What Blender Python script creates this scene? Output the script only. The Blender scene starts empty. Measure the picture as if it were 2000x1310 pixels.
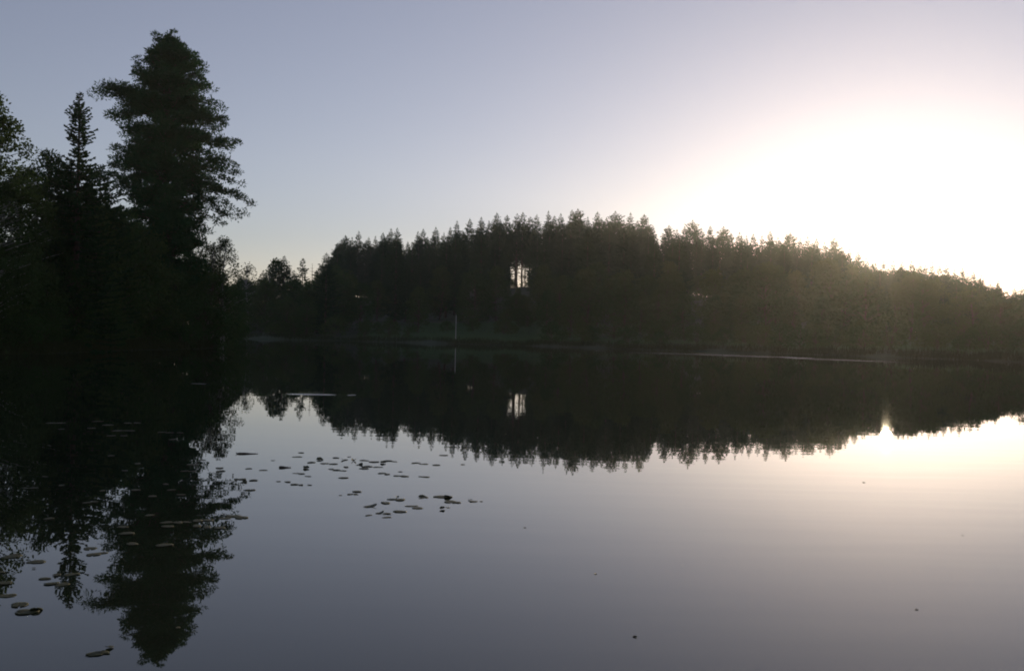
import bpy, math
import numpy as np
from mathutils import Matrix, Vector

# ------------------------------------------------------------------ camera
W, H, F = 2000.0, 1310.0, 1944.4          # photograph size, focal length in its pixels (35 mm lens)
EYE = 1.8
ROLL = math.radians(1.2)
RS, RC = math.sin(ROLL), math.cos(ROLL)
scene = bpy.context.scene
col = scene.collection
cam_data = bpy.data.cameras.new('camera')
cam = bpy.data.objects.new('camera', cam_data)
col.objects.link(cam)
cam_data.lens = 35.0
cam_data.sensor_width = 36.0
cam_data.clip_start = 0.05
cam_data.clip_end = 6000
m = Matrix(((RC, -RS, 0, 0), (0, 0, -1, 0), (RS, RC, 0, EYE), (0, 0, 0, 1)))
cam.matrix_world = m
scene.camera = cam


def at(px, py, Y):
    """world point seen at a photo position, Y metres ahead"""
    a, b = (px - W / 2) / F, (H / 2 - py) / F
    return np.array([Y * (a * RC - b * RS), Y, EYE + Y * (a * RS + b * RC)])


def on_water(px, py, z=0.0):
    a, b = (px - W / 2) / F, (H / 2 - py) / F
    dz = a * RS + b * RC
    return at(px, py, (z - EYE) / dz)


def to_px(x, y, z):
    return (W / 2 + F * (RC * x + RS * (z - EYE)) / y, H / 2 - F * (-RS * x + RC * (z - EYE)) / y)


# ------------------------------------------------------------------ sky, sun, exposure
sd = at(1738, 491, 1.0) - np.array([0, 0, EYE])
sd = sd / np.linalg.norm(sd)
SUN_EL = math.asin(sd[2])
SUN_AZ = math.atan2(sd[0], sd[1])          # clockwise from +Y
world = bpy.data.worlds.new('World')
scene.world = world
world.use_nodes = True
wn, wl = world.node_tree.nodes, world.node_tree.links
bg = wn['Background']
sky = wn.new('ShaderNodeTexSky')
sky.sky_type = 'NISHITA'
sky.sun_disc = False
sky.sun_elevation = SUN_EL
sky.sun_rotation = SUN_AZ
sky.altitude = 600
sky.air_density = 1.0
sky.dust_density = 0.6
sky.ozone_density = 3.0
hsv = wn.new('ShaderNodeHueSaturation')     # film stock: muted, slightly magenta
hsv.inputs['Saturation'].default_value = 0.62
tint = wn.new('ShaderNodeMix')
tint.data_type = 'RGBA'
tint.blend_type = 'MULTIPLY'
tint.inputs['Factor'].default_value = 1.0
tint.inputs['B'].default_value = (1.105, 0.95, 0.965, 1)
wl.new(sky.outputs[0], hsv.inputs['Color'])
wl.new(hsv.outputs[0], tint.inputs['A'])
wl.new(tint.outputs['Result'], bg.inputs['Color'])
bg.inputs['Strength'].default_value = 0.12

sun_data = bpy.data.lights.new('sun', 'SUN')
sun = bpy.data.objects.new('sun', sun_data)
col.objects.link(sun)
sun_data.energy = 3.0
sun_data.angle = math.radians(0.53)
sun_data.color = (1.0, 0.80, 0.52)
sun.rotation_euler = Vector(sd).to_track_quat('Z', 'Y').to_euler()
sun.location = (60, 160, 120)

vs = scene.view_settings
scene.display_settings.display_device = 'sRGB'
vs.view_transform = 'Standard'
vs.look = 'None'
vs.gamma = 1.0
vs.use_curve_mapping = False
vs.exposure = 0.38

scene.render.engine = 'CYCLES'
cy = scene.cycles
cy.use_denoising = True
cy.use_adaptive_sampling = False
cy.max_bounces = 6
cy.diffuse_bounces = 3
cy.glossy_bounces = 3
cy.transmission_bounces = 2
cy.volume_bounces = 1
cy.transparent_max_bounces = 4
cy.filter_width = 1.9
cy.sample_clamp_indirect = 6
cy.sample_clamp_direct = 120

# ------------------------------------------------------------------ materials


def material(name):
    mt = bpy.data.materials.new(name)
    mt.use_nodes = True
    nt = mt.node_tree
    return mt, nt.nodes, nt.links, nt.nodes['Principled BSDF'], nt.nodes['Material Output']


def foliage_mat(name, c1, c2, transl=0.25):
    mt, n, l, p, out = material(name)
    n.remove(p)
    geo = n.new('ShaderNodeTexCoord')
    noise = n.new('ShaderNodeTexNoise')
    noise.inputs['Scale'].default_value = 0.9
    noise.inputs['Detail'].default_value = 3
    l.new(geo.outputs['Object'], noise.inputs['Vector'])
    info = n.new('ShaderNodeObjectInfo')
    add = n.new('ShaderNodeMath')
    add.operation = 'MULTIPLY_ADD'
    add.inputs[1].default_value = 0.6
    l.new(info.outputs['Random'], add.inputs[0])
    sc_ = n.new('ShaderNodeMath')
    sc_.operation = 'MULTIPLY'
    sc_.inputs[1].default_value = 0.7
    l.new(noise.outputs['Fac'], sc_.inputs[0])
    l.new(sc_.outputs[0], add.inputs[2])
    ramp = n.new('ShaderNodeValToRGB')
    ramp.color_ramp.elements[0].position = 0.2
    ramp.color_ramp.elements[0].color = (*c1, 1)
    ramp.color_ramp.elements[1].position = 0.85
    ramp.color_ramp.elements[1].color = (*c2, 1)
    l.new(add.outputs[0], ramp.inputs['Fac'])
    d = n.new('ShaderNodeBsdfDiffuse')
    t = n.new('ShaderNodeBsdfTranslucent')
    mix = n.new('ShaderNodeMixShader')
    mix.inputs['Fac'].default_value = transl
    l.new(ramp.outputs['Color'], d.inputs['Color'])
    l.new(ramp.outputs['Color'], t.inputs['Color'])
    l.new(d.outputs[0], mix.inputs[1])
    l.new(t.outputs[0], mix.inputs[2])
    l.new(mix.outputs[0], out.inputs['Surface'])
    return mt


def noise_mat(name, c1, c2, scale, rough=0.9, detail=6, coord='Object', bump=0.0):
    mt, n, l, p, out = material(name)
    tc = n.new('ShaderNodeTexCoord')
    noise = n.new('ShaderNodeTexNoise')
    noise.inputs['Scale'].default_value = scale
    noise.inputs['Detail'].default_value = detail
    l.new(tc.outputs[coord], noise.inputs['Vector'])
    ramp = n.new('ShaderNodeValToRGB')
    ramp.color_ramp.elements[0].position = 0.3
    ramp.color_ramp.elements[0].color = (*c1, 1)
    ramp.color_ramp.elements[1].position = 0.7
    ramp.color_ramp.elements[1].color = (*c2, 1)
    l.new(noise.outputs['Fac'], ramp.inputs['Fac'])
    l.new(ramp.outputs['Color'], p.inputs['Base Color'])
    p.inputs['Roughness'].default_value = rough
    if bump:
        b = n.new('ShaderNodeBump')
        b.inputs['Distance'].default_value = bump
        l.new(noise.outputs['Fac'], b.inputs['Height'])
        l.new(b.outputs[0], p.inputs['Normal'])
    return mt


M_SPRUCE = foliage_mat('spruce_needles', (0.026, 0.062, 0.028), (0.046, 0.090, 0.038), 0.12)
M_PINE = foliage_mat('pine_needles', (0.036, 0.092, 0.036), (0.056, 0.120, 0.048), 0.15)
M_LEAF = foliage_mat('alder_leaves', (0.044, 0.096, 0.034), (0.080, 0.118, 0.042), 0.25)
M_BIRCH = foliage_mat('birch_leaves', (0.036, 0.078, 0.028), (0.066, 0.092, 0.034), 0.3)
M_REED = foliage_mat('reed_blades', (0.035, 0.058, 0.024), (0.070, 0.080, 0.036), 0.25)
M_MEADOW = foliage_mat('meadow_blades', (0.080, 0.150, 0.078), (0.120, 0.180, 0.090), 0.35)
M_BARK = noise_mat('bark', (0.045, 0.034, 0.026), (0.12, 0.085, 0.06), 5.0, bump=0.03)
M_BIRCHBARK = noise_mat('birch_bark', (0.12, 0.11, 0.10), (0.45, 0.43, 0.40), 4.0, bump=0.01)
M_GROUND = noise_mat('grass_ground', (0.026, 0.046, 0.020), (0.050, 0.075, 0.032), 0.25, bump=0.3)
M_WOOD = noise_mat('wet_wood', (0.06, 0.045, 0.035), (0.14, 0.11, 0.085), 30.0, rough=0.6, bump=0.003)
M_CUT = noise_mat('cut_wood', (0.5, 0.44, 0.34), (0.7, 0.64, 0.52), 60.0, rough=0.7)
M_WHITE = noise_mat('weathered_white_paint', (0.55, 0.55, 0.52), (0.78, 0.78, 0.75), 8.0, rough=0.5)
M_PAD = noise_mat('lily_leaf', (0.035, 0.055, 0.022), (0.085, 0.070, 0.035), 3.0, rough=0.55, bump=0.01)
M_PAD.node_tree.nodes['Principled BSDF'].inputs['Specular IOR Level'].default_value = 0.14

# water: dark peaty body, smooth mirror, tiny ripples; wind-ruffled streaks are rougher
M_WATER, n, l, p, out = material('lake_water')
p.inputs['Base Color'].default_value = (0.016, 0.022, 0.013, 1)
p.inputs['IOR'].default_value = 1.45
tc = n.new('ShaderNodeTexCoord')


def wave(scale, detail, sx, sy):
    mp = n.new('ShaderNodeMapping')
    mp.inputs['Scale'].default_value = (sx, sy, 1)
    l.new(tc.outputs['Object'], mp.inputs['Vector'])
    t = n.new('ShaderNodeTexNoise')
    t.inputs['Scale'].default_value = scale
    t.inputs['Detail'].default_value = detail
    l.new(mp.outputs[0], t.inputs['Vector'])
    return t


w1 = wave(1.9, 1.0, 0.2, 1.0)
w2 = wave(0.35, 0.0, 0.35, 1.0)
b1 = n.new('ShaderNodeBump')
b1.inputs['Distance'].default_value = 0.0008
l.new(w1.outputs['Fac'], b1.inputs['Height'])
b2 = n.new('ShaderNodeBump')
b2.inputs['Distance'].default_value = 0.0014
l.new(w2.outputs['Fac'], b2.inputs['Height'])
l.new(b1.outputs[0], b2.inputs['Normal'])
l.new(b2.outputs[0], p.inputs['Normal'])
# streaks given by two ends in the photograph and a thickness in metres along the view
STREAKS = [((1195, 687.5), (1420, 693), 7, .7), ((1320, 690), (1620, 701), 9, 1.0), ((1500, 697), (1790, 709), 6, .8),
           ((556, 769), (662, 771), .75, 1.0), ((678, 771), (696, 771.5), .55, .9), ((590, 764), (640, 767), .4, .5),
           ((366, 748), (410, 750), .5, .6), ((1040, 667), (1062, 667.5), 3.0, .6), ((1110, 683), (1190, 686), 1.6, .5)]
prev = None
nz = wave(1.3, 3.0, 0.25, 1.0)
for (a_, b_, th, st) in STREAKS:
    A, B = on_water(*a_), on_water(*b_)
    cxy = (A + B) / 2
    d = B - A
    ang = math.atan2(d[1], d[0])
    half = np.linalg.norm(d[:2]) / 2
    mp = n.new('ShaderNodeMapping')
    mp.vector_type = 'TEXTURE'
    mp.inputs['Location'].default_value = (cxy[0], cxy[1], 0)
    mp.inputs['Rotation'].default_value = (0, 0, ang)
    mp.inputs['Scale'].default_value = (half, th / 2, 1)
    l.new(tc.outputs['Object'], mp.inputs['Vector'])
    ln = n.new('ShaderNodeVectorMath')
    ln.operation = 'LENGTH'
    l.new(mp.outputs[0], ln.inputs[0])
    mr = n.new('ShaderNodeMapRange')
    mr.interpolation_type = 'SMOOTHSTEP'
    mr.inputs['From Min'].default_value = 1.15
    mr.inputs['From Max'].default_value = 0.45
    mr.inputs['To Min'].default_value = 0
    mr.inputs['To Max'].default_value = st
    l.new(ln.outputs['Value'], mr.inputs['Value'])
    if prev is None:
        prev = mr
    else:
        mx = n.new('ShaderNodeMath')
        mx.operation = 'MAXIMUM'
        l.new(prev.outputs[0], mx.inputs[0])
        l.new(mr.outputs[0], mx.inputs[1])
        prev = mx
brk = n.new('ShaderNodeMapRange')
brk.inputs['From Min'].default_value = 0.35
brk.inputs['From Max'].default_value = 0.6
l.new(nz.outputs['Fac'], brk.inputs['Value'])
mu = n.new('ShaderNodeMath')
mu.operation = 'MULTIPLY'
l.new(prev.outputs[0], mu.inputs[0])
l.new(brk.outputs[0], mu.inputs[1])
ro = n.new('ShaderNodeMapRange')
ro.inputs["To Min"].default_value = 0.006
ro.inputs['To Max'].default_value = 0.58
l.new(mu.outputs[0], ro.inputs['Value'])
l.new(ro.outputs[0], p.inputs['Roughness'])

# ------------------------------------------------------------------ mesh helpers


def mesh_from(name, V, Fq, mat, smooth=False):
    """V (n,3), Fq list of arrays (k,3) or (k,4)"""
    me = bpy.data.meshes.new(name)
    V = np.asarray(V, dtype=np.float32)
    loops, starts, pos = [], [], 0
    for f in Fq:
        f = np.asarray(f, dtype=np.int32)
        if len(f) == 0:
            continue
        k = f.shape[1]
        loops.append(f.ravel())
        starts.append(pos + np.arange(len(f), dtype=np.int32) * k)
        pos += f.size
    loops = np.concatenate(loops)
    starts = np.concatenate(starts).astype(np.int32)
    me.vertices.add(len(V))
    me.vertices.foreach_set('co', V.ravel())
    me.loops.add(len(loops))
    me.loops.foreach_set('vertex_index', loops)
    me.polygons.add(len(starts))
    me.polygons.foreach_set('loop_start', starts)
    me.update(calc_edges=True)
    me.validate()
    if smooth:
        me.polygons.foreach_set('use_smooth', np.ones(len(me.polygons), dtype=bool))
    me.materials.append(mat)
    return me


class MB:
    def __init__(self):
        self.V, self.Q, self.T, self.n = [], [], [], 0

    def add(self, v, q=None, t=None):
        v = np.asarray(v, dtype=float)
        if q is not None and len(q):
            self.Q.append(np.asarray(q) + self.n)
        if t is not None and len(t):
            self.T.append(np.asarray(t) + self.n)
        self.V.append(v)
        self.n += len(v)

    def tube(self, path, radii, sides=7, cap=True):
        path = np.asarray(path, dtype=float)
        k = len(path)
        d = np.gradient(path, axis=0)
        d /= np.linalg.norm(d, axis=1)[:, None] + 1e-9
        ref = np.where(np.abs(d[:, 2:3]) > 0.9, np.array([[1., 0, 0]]), np.array([[0, 0, 1.]]))
        s = np.cross(d, ref)
        s /= np.linalg.norm(s, axis=1)[:, None] + 1e-9
        u = np.cross(s, d)
        a = np.linspace(0, 2 * np.pi, sides, endpoint=False)
        r = np.asarray(radii, dtype=float)[:, None, None]
        v = path[:, None, :] + r * (np.cos(a)[None, :, None] * s[:, None, :] + np.sin(a)[None, :, None] * u[:, None, :])
        v = v.reshape(-1, 3)
        i = np.arange(k - 1)[:, None] * sides
        j = np.arange(sides)[None, :]
        j2 = (j + 1) % sides
        q = np.stack([i + j, i + j2, i + sides + j2, i + sides + j], -1).reshape(-1, 4)
        t = None
        if cap:
            v = np.vstack([v, path[0], path[-1]])
            jj = np.arange(sides)
            t0 = np.stack([np.full(sides, k * sides), (jj + 1) % sides, jj], -1)
            e = (k - 1) * sides
            t1 = np.stack([np.full(sides, k * sides + 1), e + jj, e + (jj + 1) % sides], -1)
            t = np.vstack([t0, t1])
        self.add(v, q, t)

    def diamonds(self, P, D, L, Wd, rng):
        P, D = np.asarray(P), np.asarray(D)
        N = len(P)
        if N == 0:
            return
        D = D / (np.linalg.norm(D, axis=1)[:, None] + 1e-9)
        R = rng.normal(size=(N, 3))
        S = np.cross(D, R)
        S /= np.linalg.norm(S, axis=1)[:, None] + 1e-9
        L = np.broadcast_to(np.asarray(L, dtype=float), (N,))[:, None]
        Wd = np.broadcast_to(np.asarray(Wd, dtype=float), (N,))[:, None]
        v = np.stack([P, P + D * L * .45 + S * Wd * .5, P + D * L, P + D * L * .45 - S * Wd * .5], 1).reshape(-1, 3)
        q = np.arange(N * 4).reshape(-1, 4)
        self.add(v, q)

    def mesh(self, name, mat, smooth=False):
        return mesh_from(name, np.vstack(self.V), self.Q + self.T, mat, smooth)


def link(name, data, parent=None):
    o = bpy.data.objects.new(name, data)
    col.objects.link(o)
    if parent is not None:
        o.parent = parent
    return o


def tag(o, label=None, cat=None, group=None, kind=None):
    if label:
        o['label'] = label
    if cat:
        o['category'] = cat
    if group:
        o['group'] = group
    if kind:
        o['kind'] = kind
    return o


ONES = ['', 'first', 'second', 'third', 'fourth', 'fifth', 'sixth', 'seventh', 'eighth', 'ninth', 'tenth', 'eleventh', 'twelfth',
        'thirteenth', 'fourteenth', 'fifteenth', 'sixteenth', 'seventeenth', 'eighteenth', 'nineteenth']
TENS = {2: ('twentieth', 'twenty'), 3: ('thirtieth', 'thirty'), 4: ('fortieth', 'forty'), 5: ('fiftieth', 'fifty'),
        6: ('sixtieth', 'sixty'), 7: ('seventieth', 'seventy'), 8: ('eightieth', 'eighty')}


def nth(k):
    if k < 20:
        return ONES[k]
    t, o = divmod(k, 10)
    return TENS[t][0] if o == 0 else TENS[t][1] + '-' + ONES[o]


# ------------------------------------------------------------------ terrain and lake
def ip(x, tab):
    return np.interp(x, [t[0] for t in tab], [t[1] for t in tab])


# distance ahead (Y) of the far waterline by photo column
SHORE = [(445, 205), (640, 200), (890, 188), (1060, 176), (1250, 158), (1500, 142), (1750, 128), (2000, 112), (2250, 98)]
CREST_D = [(450, 250), (600, 300), (685, 395), (900, 385), (1120, 372), (1350, 375), (1600, 350), (1738, 328), (1850, 290), (2000, 245), (2300, 210)]
CREST_Z = [(300, 3), (450, 4), (600, 7), (685, 15), (900, 18), (1015, 19.4), (1120, 21), (1350, 18), (1600, 11.5), (1738, 6), (1850, 4), (2000, 2.5), (2300, 2)]


def lake_polygon():
    pts = []
    for px in np.linspace(470, 2250, 60):
        Y = ip(px, SHORE) + 2.0 * math.sin(px * .021) + 1.3 * math.sin(px * .057 + 1)
        pts.append(((px - 1000) / F * Y, Y))
    pts += [(66, 60), (52, 25), (30, 6), (12, 3.0), (0, 2.4), (-14, 3.2), (-30, 9), (-42, 26), (-41, 44)]
    # wooded point on the left
    for px, Y in [(-60, 60), (20, 61), (90, 64), (170, 70), (240, 78), (320, 84), (390, 90), (430, 97), (442, 110), (446, 140), (448, 175)]:
        pts.append(((px - 1000) / F * Y, Y))
    return np.array(pts)


POLY = lake_polygon()


def signed_dist(P):
    """distance to the shore, negative inside the lake"""
    A = POLY
    B = np.roll(POLY, -1, axis=0)
    best = np.full(len(P), 1e9)
    inside = np.zeros(len(P), bool)
    for a, b in zip(A, B):
        ab = b - a
        t = np.clip(((P - a) @ ab) / (ab @ ab), 0, 1)
        d = np.linalg.norm(P - (a + t[:, None] * ab), axis=1)
        best = np.minimum(best, d)
        c = ((a[1] > P[:, 1]) != (b[1] > P[:, 1]))
        xi = a[0] + (P[:, 1] - a[1]) / (b[1] - a[1] + 1e-12) * ab[0]
        inside ^= c & (P[:, 0] < xi)
    return np.where(inside, -best, best)


def ss(x):
    x = np.clip(x, 0, 1)
    return x * x * (3 - 2 * x)


def terrain(x, y):
    x, y = np.atleast_1d(np.asarray(x, float)), np.atleast_1d(np.asarray(y, float))
    s = signed_dist(np.stack([x, y], 1))
    z = np.where(s < 0, -np.minimum(1.6, 0.18 * -s) - .03, 0.03 + 0.55 * ss(s / 3.0) + 1.2 * ss(s / 40.0))
    yy = np.maximum(y, 1.0)
    px = np.clip(1000 + F * x / yy, -400, 2600)
    dc, zc, ds = ip(px, CREST_D), ip(px, CREST_Z), ip(px, SHORE)
    up = ss((yy - ds - 12) / np.maximum(dc - ds - 12, 20))
    down = 1 - 0.75 * ss((yy - dc - 8) / 170)
    hill = (zc - 1.8) * np.where(yy < dc, up, down)
    hill = np.where((y > 60) & (px > 250) & (s > 0), hill * ss((px - 250) / 200), 0)
    z = z + np.maximum(hill, 0)
    z = z + np.where(s > 4, .25 * np.sin(x * .13 + 1) * np.sin(y * .11) + .12 * np.sin(x * .41) * np.sin(y * .37 + 2), 0)
    return z


def axis(lo, hi, step, far, grow=1.35):
    core = list(np.arange(lo, hi + .01, step))
    d, v, right = step, hi, []
    while v < far:
        d *= grow
        v += d
        right.append(v)
    d, v, left = step, lo, []
    while v > -far:
        d *= grow
        v -= d
        left.append(v)
    return np.array(left[::-1] + core + right)


gx, gy = axis(-150, 220, 2.0, 1500), axis(-20, 430, 2.0, 1500)
GX, GY = np.meshgrid(gx, gy)
GZ = terrain(GX.ravel(), GY.ravel())
nx, ny = len(gx), len(gy)
ii = np.arange((ny - 1))[:, None] * nx
jj = np.arange(nx - 1)[None, :]
quads = np.stack([ii + jj, ii + jj + 1, ii + nx + jj + 1, ii + nx + jj], -1).reshape(-1, 4)
ground = link('ground', mesh_from('ground', np.stack([GX.ravel(), GY.ravel(), GZ], 1), [quads], M_GROUND, True))
tag(ground, kind='structure')

wx, wy = np.linspace(-60, 180, 25), np.linspace(1.5, 215, 23)
WX, WY = np.meshgrid(wx, wy)
ii = np.arange(22)[:, None] * 25
jj = np.arange(24)[None, :]
quads = np.stack([ii + jj, ii + jj + 1, ii + 25 + jj + 1, ii + 25 + jj], -1).reshape(-1, 4)
water = link('lake_water', mesh_from('lake_water', np.stack([WX.ravel(), WY.ravel(), 0 * WX.ravel()], 1), [quads], M_WATER, True))
tag(water, kind='structure')

# ------------------------------------------------------------------ tree builders (metres, base at the origin)


def rand_dirs(rng, n_):
    d = rng.normal(size=(n_, 3))
    return d / np.linalg.norm(d, axis=1)[:, None]


def make_spruce(seed, Ht=26.0, R=3.4, base=0.12, dens=1.0, leaf=0.62, sparse_top=0.0, power=0.75, whorl=0.62, lean=0.0, limbs=False, prof=None, lmin=.4, sprays=0):
    rng = np.random.default_rng(seed)
    cr, tr = MB(), MB()
    zs = np.linspace(0, Ht, 12)
    bx, by = rng.normal(0, .08, 2)
    path = np.stack([bx * np.sin(zs / Ht * 3) + lean * (zs / Ht) ** 2, by * np.sin(zs / Ht * 2.5), zs], 1)
    tr.tube(path, 0.013 * Ht * (1 - zs / Ht) ** .8 + 0.015, 7)
    for k in range(sprays):     # dead twigs left on a bare trunk
        a, zz, Ls = rng.uniform(0, 6.28), rng.uniform(.08, base) * Ht, rng.uniform(.5, 2.0)
        d = np.array([math.cos(a), math.sin(a), rng.uniform(-.5, .1)])
        p0 = np.array([np.interp(zz, path[:, 2], path[:, 0]), 0, zz])
        tr.tube([p0, p0 + d * Ls], [.05, .015], 4, False)
        u = rng.uniform(.2, 1, 4)
        cr.diamonds(p0 + d[None, :] * (u * Ls)[:, None], d[None, :] + rng.normal(0, .6, (4, 3)), .5, .14, rng)
    z = base * Ht
    while z < Ht - 0.15:
        t = (z - base * Ht) / (Ht * (1 - base))
        dz = Ht - z
        if prof:
            rr = float(np.interp(dz, [q[0] for q in prof], [q[1] for q in prof]))
        else:       # pointed tip that widens to a nearly straight-sided crown
            rr = R * math.tanh(power * dz / R) * (0.55 + .45 * min(1, t / .12)) + 0.05
        nb = int(rng.integers(5, 8)) if t < .93 else 4
        a0 = rng.uniform(0, 6.28)
        rr *= rng.uniform(.82, 1.14)
        for k in range(nb):
            if rng.random() < .08 + sparse_top * t:
                continue
            az = a0 + k * 6.283 / nb + rng.normal(0, .22)
            L = rr * rng.uniform(.68, 1.18)
            droop = 0.55 * (1 - t) ** .7 - .22 * t - (0.35 if t > .85 else 0)
            s = np.linspace(0, 1, 5)
            out_ = np.array([math.cos(az), math.sin(az), 0])
            zz = -droop * L * s + .30 * L * s ** 2.4
            cx = np.interp(z, path[:, 2], path[:, 0])
            cyy = np.interp(z, path[:, 2], path[:, 1])
            sp = np.array([cx, cyy, z])[None, :] + out_[None, :] * (L * s)[:, None] + np.array([0, 0, 1.])[None, :] * zz[:, None]
            if limbs:
                tr.tube(sp, 0.035 * (1 - .8 * s), 4, False)
            nn = max(4, int(L * 7.5 * dens))
            u = rng.uniform(.12, 1, nn) ** .8
            c = np.stack([np.interp(u, s, sp[:, q]) for q in range(3)], 1)
            side = np.array([-math.sin(az), math.cos(az), 0])
            sg = rng.choice([-1, 1], nn)
            d = out_[None, :] * rng.uniform(.2, .9, nn)[:, None] + side[None, :] * (sg * rng.uniform(.3, 1, nn))[:, None]
            d[:, 2] += rng.normal(-.25 if t < .7 else .15, .3, nn)
            ll = leaf * rng.uniform(.6, 1.25, nn) * (1.15 - .45 * u) * (lmin + (1 - lmin) * min(1, L / 2.0))
            cr.diamonds(c, d, ll, ll * rng.uniform(.32, .5, nn), rng)
            nt_ = max(1, int(2 * dens))
            cr.diamonds(np.repeat(sp[-1:], nt_, 0), out_[None, :] + rng.normal(0, .25, (nt_, 3)), leaf * .8 * min(1, .25 + L / 2.4), leaf * .24, rng)
        z += whorl * rng.uniform(.7, 1.3) * (1 - .35 * t)
    top = path[-1]
    cr.diamonds(np.repeat(top[None, :] - [0, 0, .4], 5, 0), np.array([[0, 0, 1.]]) + rng.normal(0, .22, (5, 3)), leaf * 1.0, leaf * .16, rng)
    return tr.mesh('spruce_trunk', M_BARK, True), cr.mesh('spruce_crown', M_SPRUCE)


def make_broadleaf(seed, Ht=12.0, R=3.6, base=.2, leaf=.34, clumps=70, per=70, bark=M_BARK, leafm=None, top_pow=.7, airy=0.0, stems=1, clump_r=.9, flat=.75):
    rng = np.random.default_rng(seed)
    cr, tr = MB(), MB()
    C = []
    for k in range(clumps):
        t = rng.random() ** .85
        prof = math.sin(math.pi * min(1, (t * .86 + .14))) ** top_pow
        a = rng.uniform(0, 6.283)
        r = R * prof * math.sqrt(rng.uniform(.12, 1)) * rng.uniform(.8, 1.1)
        C.append((r * math.cos(a), r * math.sin(a), Ht * (base + (1 - base) * t) - .2))
    C = np.array(C)
    for sidx in range(stems):
        lx, ly = rng.normal(0, R * .12 * stems, 2)
        zs = np.linspace(0, Ht * .9, 9)
        path = np.stack([lx * (zs / Ht) + .12 * np.sin(zs * .7 + sidx), ly * (zs / Ht) + .1 * np.sin(zs * .5), zs], 1)
        tr.tube(path, (.014 * Ht / math.sqrt(stems)) * (1 - zs / Ht) ** .9 + .012, 7)
        for c in C[sidx::stems]:
            z0 = max(.15 * Ht * base, min(c[2] - .35 * math.hypot(c[0], c[1]) - .5, Ht * .85))
            p0 = np.array([np.interp(z0, path[:, 2], path[:, 0]), np.interp(z0, path[:, 2], path[:, 1]), z0])
            s = np.linspace(0, 1, 4)[:, None]
            pp = p0 * (1 - s) + c * s
            pp[:, 2] += np.array([0, .12, .1, 0]) * abs(c[2] - z0)
            tr.tube(pp, np.linspace(.0035 * Ht, .008, 4), 4, False)
    for c in C:
        n_ = int(per * rng.uniform(.5, 1.3) * (1 - airy * rng.random()))
        rad = clump_r * rng.uniform(.6, 1.25)
        d = rand_dirs(rng, n_)
        pts = c + d * (rad * rng.uniform(.2, 1, n_) ** .6)[:, None] * np.array([1, 1, flat])
        dd = d + rng.normal(0, .6, (n_, 3)) + np.array([0, 0, -.2])
        ll = leaf * rng.uniform(.6, 1.3, n_)
        cr.diamonds(pts, dd, ll, ll * rng.uniform(.5, .8, n_), rng)
    return tr.mesh('trunk', bark, True), cr.mesh('crown', leafm or M_LEAF)


def place(name, meshes, pos, scale=(1, 1, 1), rz=0.0):
    e = link(name, None)
    e.location = pos
    e.scale = scale
    e.rotation_euler = (0, 0, rz)
    link('trunk', meshes[0], e)
    link('crown', meshes[1], e)
    return e


# ------------------------------------------------------------------ the wooded hill across the lake
rng = np.random.default_rng(11)
SPR = [make_spruce(100 + k, 26, R, b, 1.35, .88, 0, pw, .62) for k, (R, b, pw) in enumerate(
    [(4.0, .08, .42), (3.6, .10, .38), (4.6, .08, .52), (3.8, .10, .36), (5.0, .10, .58), (3.3, .08, .36), (4.6, .12, .62), (3.7, .08, .34)])]
TALL = [make_spruce(140 + k, 26, R, b, 1.2, .85, 0, pw, .6, sprays=60) for k, (R, b, pw) in enumerate([(3.8, .44, .5), (4.2, .37, .55), (3.3, .49, .42)])]
OAK = [make_broadleaf(160 + k, 12, R, b, .40, 95, 46, top_pow=.55, clump_r=1.05) for k, (R, b) in enumerate([(3.8, .10), (3.2, .15), (4.4, .08), (2.8, .12)])]
SHRUB = [make_broadleaf(180 + k, 4, R, .02, .26, 46, 42, top_pow=.5, clump_r=.65, stems=3) for k, R in enumerate([2.2, 2.8, 1.9])]

SKY_TOPS = [(675, 460, 'w'), (688, 464), (701, 452), (720, 464), (733, 462), (748, 455), (764, 447), (776, 446), (797, 472), (816, 453), (827, 448),
            (851, 444), (867, 455), (880, 444), (893, 432), (918, 428), (940, 425), (955, 432), (971, 417), (991, 421), (1010, 418), (1022, 416), (1036, 424),
            (1048, 420), (1071, 413), (1083, 422), (1095, 418), (1117, 411), (1129, 409, 'w'), (1148, 424), (1167, 415), (1185, 426), (1202, 414, 'w'), (1218, 430), (1232, 417), (1245, 432),
            (1259, 420, 'w'), (1275, 441), (1307, 441, 'w'), (1322, 449), (1337, 443), (1353, 431, 'w'), (1370, 446), (1388, 442), (1413, 443, 'w'), (1428, 456), (1444, 454),
            (1458, 460), (1471, 457), (1488, 461), (1504, 452), (1520, 464), (1543, 455, 'w'), (1563, 466), (1578, 463), (1595, 466), (1611, 473), (1629, 465, 'w'),
            (1645, 482), (1660, 487), (1676, 492), (1692, 504), (1709, 508), (1727, 509), (1745, 510), (1762, 511), (1780, 510), (1797, 513), (1808, 517), (1821, 512), (1835, 519), (1849, 517), (1864, 526), (1879, 523),
            (1890, 533), (1901, 530), (1917, 536), (1934, 549), (1950, 546), (1966, 563), (1981, 561), (1997, 559), (2015, 565), (2035, 560), (2060, 572), (2085, 566)]


def skyline(px):
    return np.interp(px, [t[0] for t in SKY_TOPS], [t[1] for t in SKY_TOPS])


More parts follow.
